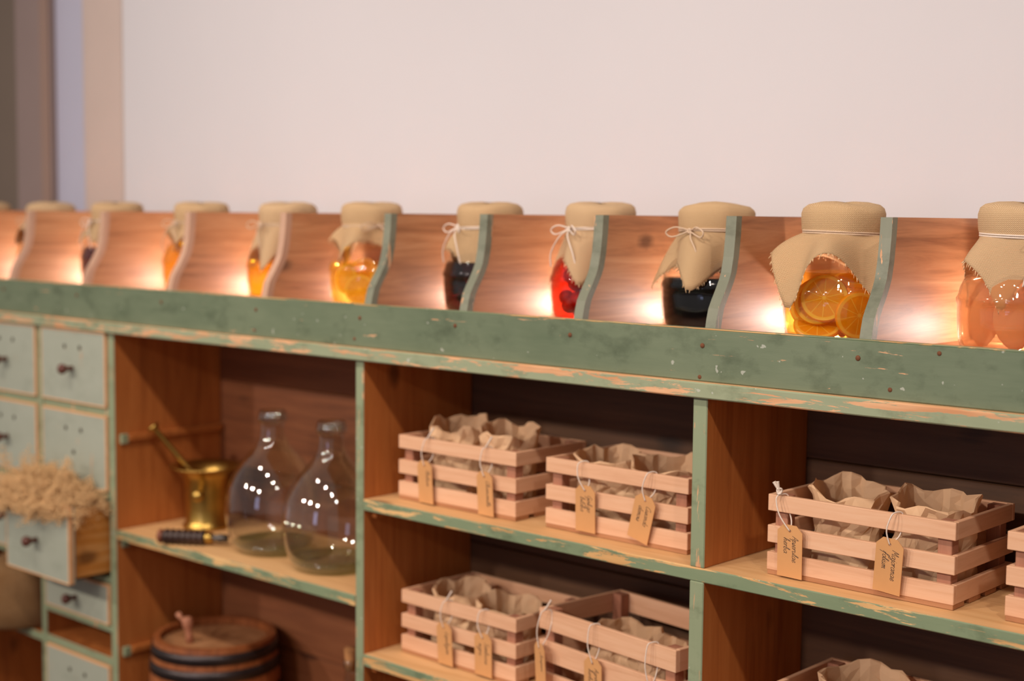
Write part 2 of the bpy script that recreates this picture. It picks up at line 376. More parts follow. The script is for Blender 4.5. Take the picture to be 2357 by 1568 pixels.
# drawer rails
for z0, z1 in ((1.037, 1.055), (.842, .860), (.645, .660)):
    cb('drawer_rail', -3.16, -2.874, .002, .02, z0, z1, 'post'); cb('drawer_rail', -3.467, -3.183, .002, .02, z0, z1, 'post')
cb('drawer_rail', -3.16, -2.874, .0, .29, .532, .546, ['amber_side', 'post'], front='F')
cb('drawer_rail', -3.16, -2.874, .0, .29, .452, .472, ['amber_side', 'post'], front='F')
cb('drawer_rail', -3.467, -3.183, .0, .29, .448, .468, ['amber_side', 'post'], front='F')
knob_me = lathe('knob', [(0, 0), (.0065, 0), (.0055, .006), (.006, .014), (.0105, .02), (.0125, .026), (.011, .032), (.006, .0355), (0, .036)], 16)
hole_me = lathe('hole', [(0, 0), (.0055, 0), (.0055, .0012), (.0035, .0016), (0, .0008)], 12)
knob_o = hole_o = None
def drawer(x0, x1, z0, z1, out=0., knob=True, open_box=False):
    global knob_o, hole_o
    cx, cz = (x0+x1)/2, (z0+z1)/2
    d = link('drawer', boxme('drawer', x0-cx, x1-cx, 0, .018, z0-cz, z1-cz, bev=.003), ['drawer'], cab, (cx-CX, -.004-out, cz))
    # worn wooden arris around the painted front
    for a in ((x0-cx, x1-cx, z1-cz-.004, z1-cz+.0006), (x0-cx, x1-cx, z0-cz-.0006, z0-cz+.003)):
        box('worn_edge', a[0], a[1], -.0006, .012, a[2], a[3], 'wornwood', d, bev=.0008)
    box('worn_edge', x1-cx-.0035, x1-cx+.0006, -.0006, .012, z0-cz, z1-cz, 'wornwood', d, bev=.0008)
    box('worn_edge', x0-cx-.0006, x0-cx+.002, -.0006, .012, z0-cz, z1-cz, 'wornwood', d, bev=.0008)
    for x in (x0-cx+.008, x1-cx-.018):
        box('drawer_side', x, x+.010, .018, .27, z0-cz+.006, z1-cz-.008, 'drawerbox', d)
    box('drawer_bottom', x0-cx+.008, x1-cx-.008, .018, .27, z0-cz+.006, z0-cz+.012, 'drawerbox', d)
    box('drawer_back', x0-cx+.008, x1-cx-.008, .262, .27, z0-cz+.006, z1-cz-.012, 'drawerbox', d)
    rot = (pi/2, 0, 0)
    if knob:
        if knob_o is None: knob_o = link('knob', knob_me, 'knob', d, (0, -.0005, -.005), rot)
        else: inst('knob', knob_o, d, (0, -.0005, -.005), rot)
    hs = [(-.033, min(.045, (z1-z0)/2-.035)), (.033, min(.045, (z1-z0)/2-.035))] if z1-z0 > .12 else []
    if not knob: hs.append((0, -.01))
    for hx, hz in hs:
        if hole_o is None: hole_o = link('screw_hole', hole_me, 'hole', d, (hx, 0.0005, hz), rot)
        else: inst('screw_hole', hole_o, d, (hx, .0005, hz), rot)
    return d
A0, A1 = -3.157, -2.879
drawer(A0, A1, 1.057, 1.229); drawer(A0, A1, .862, 1.036, knob=False); drawer(A0, A1, .662, .838, out=.099)
drawer(A0, A1, .549, .642); drawer(A0, A1, .275, .449)
for z0, z1 in ((1.057, 1.229), (.862, 1.036), (.662, .840), (.468, .642), (.275, .449), (.102, .258)): drawer(-3.896, -3.494, z0, z1)
B0, B1 = -3.463, -3.187
drawer(B0, B1, 1.057, 1.229); drawer(B0, B1, .862, 1.036); drawer(B0, B1, .662, .840)

# ------------------------------------------------------------------ jar rack on the cabinet top
rack = thing('jar_rack', 'green-fronted jar rack with curved wooden dividers on top of the cabinet', 'rack', (CX, 0, 1.255))
def rb(name, x0, x1, y0, y1, z0, z1, mat, **k):
    return box(name, x0-CX, x1-CX, y0, y1, z0-1.255, z1-1.255, mat, rack, **k)
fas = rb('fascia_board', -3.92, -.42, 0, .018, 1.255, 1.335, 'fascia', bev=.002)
rb('fascia_top_edge', -3.92, -.42, .0005, .0175, 1.3345, 1.336, 'edge', bev=.0004)
rb('rack_floor', -3.92, -.42, .018, .362, 1.30, 1.318, 'divwood')
for x0, x1 in ((-3.92, -2.34), (-2.338, -1.25), (-1.248, -.42)):
    rb('added_back_board', x0, x1, .362, .377, 1.255, 1.495, 'divwood')  # unseen board, added so the lamp glow shows behind the jars
rb('rack_end', -3.92, -3.90, .02, .36, 1.318, 1.50, 'divwood'); rb('rack_end', -.44, -.42, .02, .36, 1.318, 1.50, 'divwood')
FR = [(0, 0), (.10, .07), (.19, .16), (.27, .32), (.35, .5), (.43, .66), (.5, .77), (.64, .88), (.83, .96), (1, 1)]
def fy(z):  # front curve of a divider
    t = max(0, min(1, (z-1.332)/.174))
    for (a, b), (c, d) in zip(FR, FR[1:]):
        if t <= c: return .020+.052*(b+(d-b)*(t-a)/(c-a))
    return .072
ZS = [1.318]+[1.332+.174*a for a, _ in FR]
def slab(name, fn0, fn1, mat, parent, th, bev=.001):
    V = []; n = len(ZS)
    for x in (0, th):
        for z in ZS: V.append((x, fn0(z), z-1.255))
        for z in ZS: V.append((x, fn1(z), z-1.255))
    F = []; m = 2*n
    for i in range(n-1):
        F.append((i, n+i, n+i+1, i+1)); F.append((m+i, m+i+1, m+n+i+1, m+n+i))
        F.append((i, i+1, m+i+1, m+i)); F.append((n+i, m+n+i, m+n+i+1, n+i+1))
    F.append((0, m, m+n, n)); F.append((n-1, 2*n-1, m+2*n-1, m+n-1))
    me = mesh(name, V, F); bm = bmesh.new(); bm.from_mesh(me); bmesh.ops.recalc_face_normals(bm, faces=bm.faces); bm.to_mesh(me); bm.free()
    return link(name, me, mat, parent)
DIV = [-3.69, -3.349, -3.011, -2.669, -2.338, -2.025, -1.775, -1.512, -1.251, -.99, -.73]
rnd = random.Random(3)
for x in DIV:
    d = slab('divider', lambda z: fy(z)+.015, lambda z: .362, 'divwood', rack, .018); d.location.x = x-CX
    e = slab('divider_edge', fy, lambda z: fy(z)+.015, 'divpale' if x < -2.1 else 'divgreen', d, .0186)
    for z in (1.31,):
        nl = lathe('nail', [(0, 0), (.0042, 0), (.0036, .0012), (0, .0016)], 10)
        link('nail', nl, 'rust', rack, (x-CX+.010, .0002, z-1.255), (pi/2, 0, 0))
for x, z in ((-2.333, 1.268), (-2.03, 1.27), (-1.245, 1.262), (-.93, 1.27), (-.86, 1.325)):
    link('nail', lathe('nail', [(0, 0), (.0035, 0), (.003, .001), (0, .0014)], 10), 'rust', rack, (x-CX, .0002, z-1.255), (pi/2, 0, 0))

# ------------------------------------------------------------------ jars
FLOOR = 1.3185
NS = 56
def cloth_cover(name, seed, half=.135, drop=1.0, flare=1.0, mat='burlap', parent=None, rc=.0625, top=.207, tie=.163, rot=0., xlim=None):
    r = random.Random(seed); n = 72
    ph = [r.uniform(0, 2*pi) for _ in range(4)]; nf = r.choice((4, 5)); V = []; UV = []; F = []
    caprings = [(0.0, top), (.3, top+.0015), (.62, top+.001), (.86, top-.002), (.96, top-.007), (1.0, top-.014), (1.0, (top+tie)/2), (.985, tie+.006), (.95, tie)]
    for (q, z) in caprings:
        for j in range(n):
            a = 2*pi*j/n; rr = rc*q*(1+.018*sin(3*a+ph[0])+.012*sin(7*a+ph[1])); zz = z+.0025*sin(2*a+ph[2])*(q < .99)
            V.append((rr*cos(a), rr*sin(a), zz)); s = q*.06 if q < .99 else .06+(top-z); UV.append((s*cos(a) if q < .99 else a*rc, s*sin(a) if q < .99 else z))
    K = 12
    for i in range(1, K+1):
        t = i/K
        for j in range(n):
            a = 2*pi*j/n; sq = half/max(abs(cos(a+rot)), abs(sin(a+rot))); L = max(.022, min(sq, half*1.34)-(rc+top-tie))
            fold = sin(nf*a+ph[3]); f2 = sin(9*a+ph[1])
            ang = (.70+.25*fold)*flare          # how far the skirt stands off
            s = L*t*drop
            out = s*sin(ang)*(1-.25*t); dn = s*cos(ang)+.15*s*t
            rr = rc*.95+out+.006*t*fold+.0022*t*f2
            V.append((rr*cos(a), rr*sin(a), tie-dn)); UV.append((a*(rc+.5*s), -s))
    rows = len(caprings)+K
    for i in range(rows-1):
        for j in range(n):
            k = (j+1) % n; F.append((i*n+j, (i+1)*n+j, (i+1)*n+k, i*n+k))
    # frayed threads on the hem
    base = (rows-1)*n
    for j in range(n):
        for q in range(2):
            k = (j+1) % n; f = r.random(); p = Vector(V[base+j]).lerp(Vector(V[base+k]), f); g = Vector(V[base-n+j])
            d = (Vector(V[base+j])-g).normalized(); d = (d+Vector((r.uniform(-.5, .5), r.uniform(-.5, .5), r.uniform(-.3, .2)))).normalized()
            w = Vector((-sin(2*pi*j/n), cos(2*pi*j/n), 0))*.0005; L = r.uniform(.003, .008); o = len(V)
            for c in (p-w, p+w, p+d*L+w*.4, p+d*L-w*.4): V.append(tuple(c)); UV.append((0, 0))
            F.append((o, o+1, o+2, o+3))
    if xlim: V = [(min(max(a, xlim[0]), xlim[1]), b, c) for a, b, c in V]
    me = mesh(name, V, F, True); uv = me.uv_layers.new(name='UVMap')
    for pl in me.polygons:
        vs = list(pl.vertices); ring = min(vs)//n; wrap = max(v % n for v in vs)-min(v % n for v in vs) > 2
        for li, vi in zip(pl.loop_indices, vs):
            x_, y_, z_ = V[vi]; a_ = 2*pi*(vi % n)/n
            if wrap and vi % n == 0: a_ = 2*pi
            if ring < 4: uv.data[li].uv = (x_, y_)
            elif ring < len(caprings)-1: uv.data[li].uv = (a_*rc, z_)
            else: uv.data[li].uv = (UV[vi][0] if not (wrap and vi % n == 0) else 2*pi*(rc-.5*UV[vi][1]), UV[vi][1]) if vi >= len(caprings)*n else (a_*rc, 0)
    o = link(name, me, mat, parent); so = o.modifiers.new('thick', 'SOLIDIFY'); so.thickness = .0009; so.offset = 0
    return o
def twine(parent, seed, rc=.0625, tie=.163, bow=None, mat='jute', ends=1, rad=.0013):
    r = random.Random(seed); V, F = [], []
    for q in range(2):
        P = [Vector((rc*.985*cos(a), rc*.985*sin(a), tie+.0015*(q*2-1)+.0022*sin(a*1+seed))) for a in [2*pi*i/40 for i in range(41)]]
        tube_vf(P, rad, 6, V, F)
    if bow is not None:
        a = bow; c = Vector((cos(a), sin(a), 0)); s = Vector((-sin(a), cos(a), 0)); o = c*rc*1.0+Vector((0, 0, tie)); z = Vector((0, 0, 1))
        kn = [o+c*.004+s*.003*cos(t)+z*.003*sin(t) for t in [2*pi*i/10 for i in range(11)]]; tube_vf(kn, .0018, 6, V, F)
        for sg in (-1, 1):
            tube_vf(smooth_path([o, o+c*.012+s*sg*.022+z*.006, o+c*.016+s*sg*.040-z*.002, o+c*.012+s*sg*.030-z*.010, o+c*.004]), rad, 6, V, F)
            if ends > 0 or sg > 0: tube_vf(smooth_path([o, o+c*.014+s*sg*.012-z*.012, o+c*.018+s*sg*(.026+.01*ends)-z*(.030+.012*ends), o+c*.014+s*sg*(.03+.012*ends)-z*(.052+.016*ends)]), rad, 6, V, F)
    return link('twine', mesh('twine', V, F, True), mat, parent)
JP = [(0, .001), (.070, .001), (.078, .0005), (.084, .006), (.0865, .018), (.0885, .036), (.0895, .058), (.0893, .066), (.0912, .069), (.0912, .075), (.089, .078), (.0862, .090), (.0805, .103), (.072, .114), (.063, .122), (.0585, .127), (.0605, .130), (.0605, .133), (.058, .136), (.058, .158)]
def jar_wob(a, z):
    return 1-.012*abs(sin(8*a))*(1 if .02 < z < .118 else 0)
glass_me = lathe('glass_body', JP, 64, True, jar_wob)
lid_me = lathe('lid', [(0, .152), (.0540, .152), (.0552, .155), (.0552, .186), (.053, .195), (0, .197)], 40)
glass_me.materials.append(M['glass']); lid_me.materials.append(M['lid'])
def liq_mesh(level):
    pr = [(max(0, r-.003), z+.003) for r, z in JP if z < level-.003]
    # interpolate the radius at the level
    for (ra, za), (rb_, zb) in zip(JP, JP[1:]):
        if za < level <= zb: rl = ra+(rb_-ra)*(level-za)/(zb-za)-.003
    pr += [(rl, level), (rl*.5, level), (0, level)]
    return lathe('liquid', pr, 48, True)
def jar(x, y, label, liq, level, seed, cover, bow, opaque=False, mat='burlap', ends=1, tmat='jute'):
    t = thing('preserve_jar', label, 'jar', (x, y, FLOOR), 0, 'glass jars along the rack')
    o = bpy.data.objects.new('glass_body', glass_me); COL.objects.link(o); o.parent = t; o.rotation_euler.z = random.Random(seed).uniform(0, .3)
    o = bpy.data.objects.new('lid', lid_me); COL.objects.link(o); o.parent = t
    link('liquid', liq_mesh(level), liq, t)
    cloth_cover('cloth_cover', seed, mat=mat, parent=t, **cover); twine(t, seed, bow=bow, ends=ends, mat=tmat)
    return t
CA = atan2(-.74, .67)   # direction from a jar towards the camera
J = [  # x, y, liquid, level, label, cover, bow, ends
 (-3.79, .20, 'liq_amber', .10, 'burlap-capped amber jar at the far left end of the rack, mostly cut off', dict(half=.13), CA-.6, 0),
 (-3.45, .20, 'liq_amber', .10, 'burlap-capped jar in the second compartment from the left edge', dict(half=.13), CA-.9, 0),
 (-3.125, .19, 'liq_plum', .10, 'burlap-capped jar of dark plum-brown preserve with a trailing twine end', dict(half=.13, rot=.3), CA-1.0, 1),
 (-2.775, .19, 'liq_amber', .115, 'burlap-capped jar of orange syrup left of the clear amber jar', dict(half=.13, rot=.6), CA-.9, 1),
 (-2.46, .19, 'liq_amber', .085, 'burlap-capped jar of clear amber syrup with nothing floating in it', dict(half=.15, rot=.5, flare=.55), CA-1.0, 0),
 (-2.20, .20, 'liq_lemon', .088, 'burlap-capped jar of lemon slices in bright yellow syrup', dict(half=.14, rot=.75, flare=1.0), CA+.3, 0),
 (-1.871, .20, 'liq_berry', .098, 'burlap-capped jar of near-black berries with a looped bow', dict(half=.145, rot=.6, flare=.7), CA-1.15, 1),
 (-1.606, .205, 'liq_red', .112, 'burlap-capped jar of red cherries in scarlet syrup', dict(half=.15, rot=.5, flare=.6), CA-1.05, 1),
 (-1.347, .187, 'liq_dark', .086, 'burlap-capped jar half full of opaque black syrup', dict(half=.155, rot=.55, flare=.75), CA-.85, 0),
 (-1.101, .167, 'liq_orange', .104, 'burlap-capped jar of orange slices in amber syrup', dict(half=.165, rot=1.187, flare=1.3), None, 0),
 (-.826, .185, 'liq_peach', .104, 'burlap-capped jar of pale peach-coloured fruit at the right edge', dict(half=.15, rot=.75, flare=.9), CA+.15, 1),
]
GLOW = 1.25
SHORT = ['amber jar at the far left end', 'second jar from the left', 'plum-brown jar', 'orange syrup jar', 'clear amber jar', 'lemon jar', 'near-black berry jar',
         'cherry jar', 'black syrup jar', 'orange slice jar', 'peach-coloured jar']
for i, (x, y, lq, lv, lab, cov, bow, en) in enumerate(J):
    lo_ = max(d for d in DIV+[-3.918] if d < x)+.018; hi_ = min(d for d in DIV+[-.44] if d > x)
    cov = dict(cov, xlim=(lo_-x+.004, hi_-x-.004))
    jar(x, y, lab, lq, lv, 20+i, cov, bow, mat='burlap_pale' if i % 3 == 1 else 'burlap', ends=en, tmat='string' if i in (2, 6, 7, 10) else 'jute')
    # a small puck lamp standing behind each jar
    # it stands behind the jar, towards the left rear corner of the compartment
    dv = Vector((x, y+1.8, 0)).normalized()*.142; lx, ly = max(x+dv.x, lo_+.036), min(y+dv.y, .325)
    p = thing('puck_lamp', 'small round lamp glowing behind the '+SHORT[i], 'lamp', (lx, ly, FLOOR), 0, 'lamps behind the jars')
    aim = Vector((-.45, -1, 0)).normalized(); er = (-aim).to_track_quat('-Z', 'Y').to_euler()
    link('lamp_body', lathe('lamp_body', [(0, -.012), (.017, -.012), (.0185, -.010), (.0185, -.003), (.016, 0), (0, 0)], 24), 'lamp_body', p, (0, 0, .0187), er)
    link('lamp_lens', lathe('lamp_lens', [(.0155, .0001), (.014, .0010), (0, .0016)], 24), 'lamp_lens', p, (0, 0, .0187), er)
    l = bpy.data.lights.new('puck_glow', 'SPOT'); l.energy = GLOW; l.color = (1, .86, .79); l.shadow_soft_size = .006; l.spot_size = radians(172); l.spot_blend = .25
    lo = bpy.data.objects.new('puck_glow', l); COL.objects.link(lo); lo.parent = p; lo.location = (aim.x*.009, aim.y*.009, .0187); lo.rotation_euler = aim.to_track_quat('-Z', 'Y').to_euler()
# fruit
def disc(name, R, th):
    return lathe(name, [(0, -th/2), (R*.96, -th/2), (R, -th/4), (R, th/4), (R*.96, th/2), (0, th/2)], 28, False)
def place(src, name, label, cat, group, loc, rot):
    o = bpy.data.objects.new(name, src); COL.objects.link(o); o.location = loc; o.rotation_euler = rot; tag(o, label, cat, group); return o
om = disc('orange_slice', .036, .008); om.materials.append(M['orange'])
lm = disc('lemon_slice', .031, .008); lm.materials.append(M['lemon'])
def facing(az, tilt, spin):   # disc normal towards azimuth az, tilted up
    n = Vector((cos(az)*cos(tilt), sin(az)*cos(tilt), sin(tilt)))
    return (n.to_track_quat('Z', 'Y') @ Matrix.Rotation(spin, 4, 'Z').to_quaternion()).to_euler()
rx = Vector((cos(YAW), sin(YAW), 0)); fx = Vector((-sin(YAW), cos(YAW), 0))
def in_jar(x, y, u, d, z): # u sideways as seen from the front corner, d towards the viewer
    p = Vector((x, y, FLOOR+z))+rx*u-fx*d; return p
CAz = atan2(-fx.y, -fx.x)
for u, d, z, az, ti, sp, lab in ((.012, .058, .042, .12, -.1, .2, 'orange slice with a star-shaped core at the front of the amber jar'),
    (-.036, .042, .066, -.3, .2, .9, 'orange slice high up to the left of the star-cored slice in the amber jar'),
    (-.043, .030, .060, -.35, .2, .4, 'orange slice tucked behind the high slice in the amber jar'),
    (-.047, .016, .053, -.4, .15, .1, 'third orange slice of the leaning stack in the amber jar'),
    (.018, .022, .092, .1, 1.35, .5, 'orange slice floating flat at the top right of the amber jar'),
    (-.042, .026, .0235, -.2, 1.0, .3, 'orange slice lying at the bottom left of the amber jar'),
    (-.002, .004, .040, 1.2, .1, .2, 'orange slice standing edge-on in the middle of the amber jar'),
    (.026, .016, .0235, .3, 1.0, .7, 'orange slice low down under the star-cored slice in the amber jar')):
    place(om, 'orange_slice', lab, 'orange slice', 'orange slices in the amber jar', in_jar(-1.101, .167, u, d, z), facing(CAz+az, ti, sp))
for u, d, z, az, ti, sp, lab in ((-.020, .058, .034, -.1, .1, .2, 'lemon slice low at the front of the yellow syrup jar'), (.03, .054, .056, .3, .2, .3, 'lemon slice to the right in the yellow syrup jar'),
    (-.048, .036, .055, -.7, .1, .1, 'lemon slice against the left glass of the yellow syrup jar'), (.02, .020, .034, .9, .2, .6, 'lemon slice standing in the middle of the yellow syrup jar'),
    (-.02, .01, .068, -.4, .5, .4, 'lemon slice near the surface at the back of the yellow syrup jar'), (.045, .020, .033, .5, .3, .8, 'lemon slice low at the right of the yellow syrup jar')):
    place(lm, 'lemon_slice', lab, 'lemon slice', 'lemon slices in the yellow jar', in_jar(-2.20, .20, u, d, z), facing(CAz+az, ti, sp))
def ball(name, R, mat, sx=1.0):
    me = lathe(name, [(R*sin(pi*i/8), -R*cos(pi*i/8)*sx) for i in range(9)], 14); me.materials.append(M[mat]); return me
ch = ball('cherry', .0145, 'cherry'); be = ball('berry', .0075, 'berry')
rr = random.Random(5)
def fill(src, name, label, cat, group, x, y, R, ztop, n, rad):
    pts = []; tries = 0
    while len(pts) < n and tries < 6000:
        tries += 1; a = CAz+rr.uniform(-1.5, 1.2); q = rr.uniform(.55, 1)*(R-rad); z = rr.uniform(rad+.005, ztop-rad)
        p = Vector((x+q*cos(a), y+q*sin(a), FLOOR+z))
        if all((p-o).length > 1.9*rad for o in pts): pts.append(p)
    for p in pts: place(src, name, label, cat, group, p, (rr.uniform(0, 3), rr.uniform(0, 3), 0))
fill(ch, 'cherry', 'red cherry steeping in the scarlet syrup jar', 'cherry', 'cherries in the scarlet jar', -1.606, .205, .083, .098, 34, .0145)
fill(be, 'dark_berry', 'small near-black berry in the jar with the looped bow', 'berry', 'berries in the near-black jar', -1.871, .20, .083, .09, 60, .0075)
for u, d, z, rz, ti, L, lab in ((.02, .050, .05, .2, .25, .085, 'front'), (-.03, .045, .045, -.3, -.2, .075, 'front left'), (-.055, .015, .05, .3, .15, .08, 'far left'), (.052, .02, .05, .1, -.2, .08, 'right'), (0, .005, .05, .6, .1, .08, 'middle')):
    V = []; F = []
    P = [Vector((0, .008*sin(pi*i/8), -L/2+L*i/8)) for i in range(9)]
    tube_vf(P, lambda t: .026*(sin(pi*min(.97, max(.03, t))))**.45, 10, V, F)
    o = link('peach_piece', mesh('peach_piece', V, F, True), 'peach'); o.scale = (1, .45, 1)
    o.location = in_jar(-.826, .185, u, d, z); o.rotation_euler = (0, ti, YAW+rz)
    tag(o, 'long pale fruit piece at the '+lab+' of the peach-coloured jar', 'fruit piece', 'fruit pieces in the peach jar')

# ------------------------------------------------------------------ crates
_cr = {}
def crate(label, x, y, z, rz=0, W_=.298, Dp=.195, hs=(.027, .026, .025), gs=(.015, .022), th=.008, base=.007):
    """x,y,z = front left bottom corner"""
    t = thing('slatted_crate', label, 'crate', (x, y, z), rz, 'slatted wooden crates on the shelves')
    key = (W_, Dp, hs)
    if key not in _cr:
        _cr[key] = [boxme('slat', 0, W_, 0, th, 0, h, bev=.0008) for h in hs]+[boxme('slat', 0, th, 0, Dp-2*th-.0006, 0, h, bev=.0008) for h in hs]+\
                   [boxme('corner_post', 0, .021, 0, .021, 0, sum(hs)+sum(gs)-.002, bev=.0008), boxme('bottom_slat', 0, W_-.0016, 0, .036, 0, base, bev=.0006)]
        for i, me in enumerate(_cr[key]): me.materials.append(M['crate' if i < 3 else 'crate_side' if i < 6 else 'crate_post' if i == 6 else 'crate_base'])
    ms = _cr[key]
    def put(nm, me, l):
        o = bpy.data.objects.new(nm, me); COL.objects.link(o); o.parent = t; o.location = l
    zz = base
    for i in range(3):
        put('slat', ms[i], (0, 0, zz)); put('slat', ms[i], (0, Dp-th, zz))
        put('slat', ms[3+i], (.0003, th+.0003, zz)); put('slat', ms[3+i], (W_-th-.0003, th+.0003, zz))
        zz += hs[i]+(gs[i] if i < 2 else 0)
    for px in (th+.0006, W_-th-.0216):
        for py in (th+.0003, Dp-th-.0213): put('corner_post', ms[6], (px, py, base+.001))
    n = 4
    for i in range(n): put('bottom_slat', ms[7], (.0008, .0008+(Dp-.0376)*i/(n-1), 0))
    return t
crate('pine crate at upper left of the middle bay, beside the amber-brown upright', -1.961, .050, .9685)
crate('pine crate against the right upright on the upper shelf of the middle bay', -1.598, .055, .9685)
crate('pine crate with two clearly lettered tags, right bay', -1.145, .042, .9685)
crate('pine crate cut off by the right edge of the photo', -.776, .045, .9685)
crate('pine crate on the lower shelf at left, two tags on its front', -1.965, .062, .6685, radians(-.6))
crate('larger honey-coloured crate turned at an angle on the lower shelf', -1.612, .058, .6685, radians(-7.5), .325, .20, (.036, .036, .036), (.020, .020))
crate('pine crate in the lower right bay, only its rim in view', -1.150, .060, .6685)

# ------------------------------------------------------------------ paper bags with herbs
fx_ = (-sin(YAW), cos(YAW))
def bag(label, x, y, z, R, h, seed, group, sx=1., sy=1., rz=0, fill_mat='herb_dark', lvl=.60, lean=0.):
    r = random.Random(seed); n = 26; rows = 9; t = thing('paper_bag', label, 'paper bag', (x, y, z), rz, group)
    ph = [r.uniform(0, 6.28) for _ in range(8)]
    cre = [[r.uniform(-1, 1) for _ in range(n)] for _ in range(rows+8)]
    def shape(a, v):   # a angle, v 0..1 height ; squarish base to ruffled mouth
        sq = 1/max(abs(cos(a)), abs(sin(a)))
        k = (1-v)*.8; f = (sq*.92*k+1*(1-k))
        f *= 1+.05*v*sin(3*a+ph[0])+.035*v*sin(7*a+ph[1]+v*3)+.02*v*sin(11*a+ph[2])
        return R*f*(.88+.05*sin(v*5+ph[3])+.12*v*v)
    V = []; F = []
    for i in range(rows):
        v = i/(rows-1)
        for j in range(n):
            a = 2*pi*(j+.5*(i % 2))/n; rad = shape(a, v)+cre[i][j]*.0042*(.4+v)
            zz = h*v*(1+(.035*sin(3*a+ph[4])+.03*sin(6*a+ph[5]))*v*v)+cre[i][(j*7) % n]*.0012+.008*v**3*(cos(a+rz)*fx_[0]+sin(a+rz)*fx_[1])
            V.append((rad*cos(a)*sx+lean*v, rad*sin(a)*sy, max(zz, 0) if i else 0))
    # rolled rim then inner wall going down
    for i, (dr, dz) in enumerate(((-.001, .0025), (-.004, .001), (-.006, -.010), (-.008, -.024), (-.010, -.04), (-.012, -.058))):
        for j in range(n):
            a = 2*pi*j/n; b = Vector(V[(rows-1)*n+j]); q = 1+dr/R
            V.append(((b.x-lean)*q+lean+cre[rows+i][j]*.0014, b.y*q+cre[rows+i][(j*3) % n]*.0014, b.z+dz+cre[rows+i][(j*5) % n]*.0014))
    tot = rows+6
    for i in range(tot-1):
        for j in range(n):
            k = (j+1) % n; F.append((i*n+j, i*n+k, (i+1)*n+k)); F.append((i*n+j, (i+1)*n+k, (i+1)*n+j))
    F.append(tuple(range(n))[::-1])
    link('bag_paper', mesh('bag_paper', V, F), 'kraft', t)
    # contents: a heap of dried leaf bits
    V = []; F = []; m = 26; rings = 6; zl = h*lvl
    for i in range(rings+1):
        for j in range(m):
            a = 2*pi*j/m; q = (shape(a, .9)-.016)*i/rings; V.append((q*cos(a)*sx+lean*.8, q*sin(a)*sy, zl+.006*(1-i/rings)+r.uniform(-.002, .002)))
    for i in range(rings):
        for j in range(m):
            k = (j+1) % m; F.append((i*m+j, i*m+k, (i+1)*m+k, (i+1)*m+j))
    for q in range(260):
        a = r.uniform(0, 6.28); d = sqrt(r.random())*(shape(a, .9)-.018); c = Vector((d*cos(a)*sx+lean*.8, d*sin(a)*sy, zl+r.uniform(.003, .010)))
        u = Vector((r.uniform(-1, 1), r.uniform(-1, 1), r.uniform(-.6, .6))).normalized()*r.uniform(.003, .006); w = u.orthogonal().normalized()*.0016; o = len(V)
        for p in (c-u, c+w, c+u, c-w): V.append(tuple(p))
        F.append((o, o+1, o+2, o+3))
    hb = link('dried_herb', mesh('dried_herb', V, F), fill_mat, t); hb['kind'] = 'stuff'
    return t
ZB, ZL = .9765, .6765
bag('brown paper bag of dark dried leaves in the crate with lettered tags, left one', -1.058, .128, ZB, .056, .122, 1, 'paper bags in the crates', 1.05, 1, .3)
bag('brown paper bag at the right in the crate with lettered tags', -.920, .128, ZB, .058, .123, 2, 'paper bags in the crates', 1.1, 1, .1, 'herb_mid', .62)
bag('crumpled paper bag standing tall at left in the upper left crate', -1.880, .140, ZB, .054, .134, 3, 'paper bags in the crates', 1, 1, .2, 'herb_mid', .7)
bag('crumpled paper bag at right in the upper left crate', -1.752, .128, ZB, .055, .136, 4, 'paper bags in the crates', 1, 1, .5, 'herb_mid', .7)
bag('crumpled paper bag at left in the crate against the right upright', -1.520, .140, ZB, .056, .116, 5, 'paper bags in the crates', 1.1, 1, .4)
bag('crumpled paper bag at right in the crate against the right upright', -1.395, .130, ZB, .056, .116, 6, 'paper bags in the crates', 1.1, 1, .8)
bag('paper bag at left in the lower left crate', -1.885, .148, ZL, .055, .114, 7, 'paper bags in the crates', 1, 1, .1)
bag('low paper bag at right in the lower left crate', -1.755, .135, ZL, .054, .110, 8, 'paper bags in the crates', 1.1, 1, .6)
bag('dark-mouthed paper bag in the larger angled crate', -1.475, .135, ZL, .058, .112, 9, 'paper bags in the crates', 1.15, 1, .2)
bag('small pointed paper bag near the front of the larger angled crate', -1.370, .090, ZL, .042, .118, 10, 'paper bags in the crates', 1, 1, .9, 'herb_mid')
bag('paper bag in the lower right crate', -1.035, .160, ZL, .062, .122, 11, 'paper bags in the crates', 1.1, 1, .3)

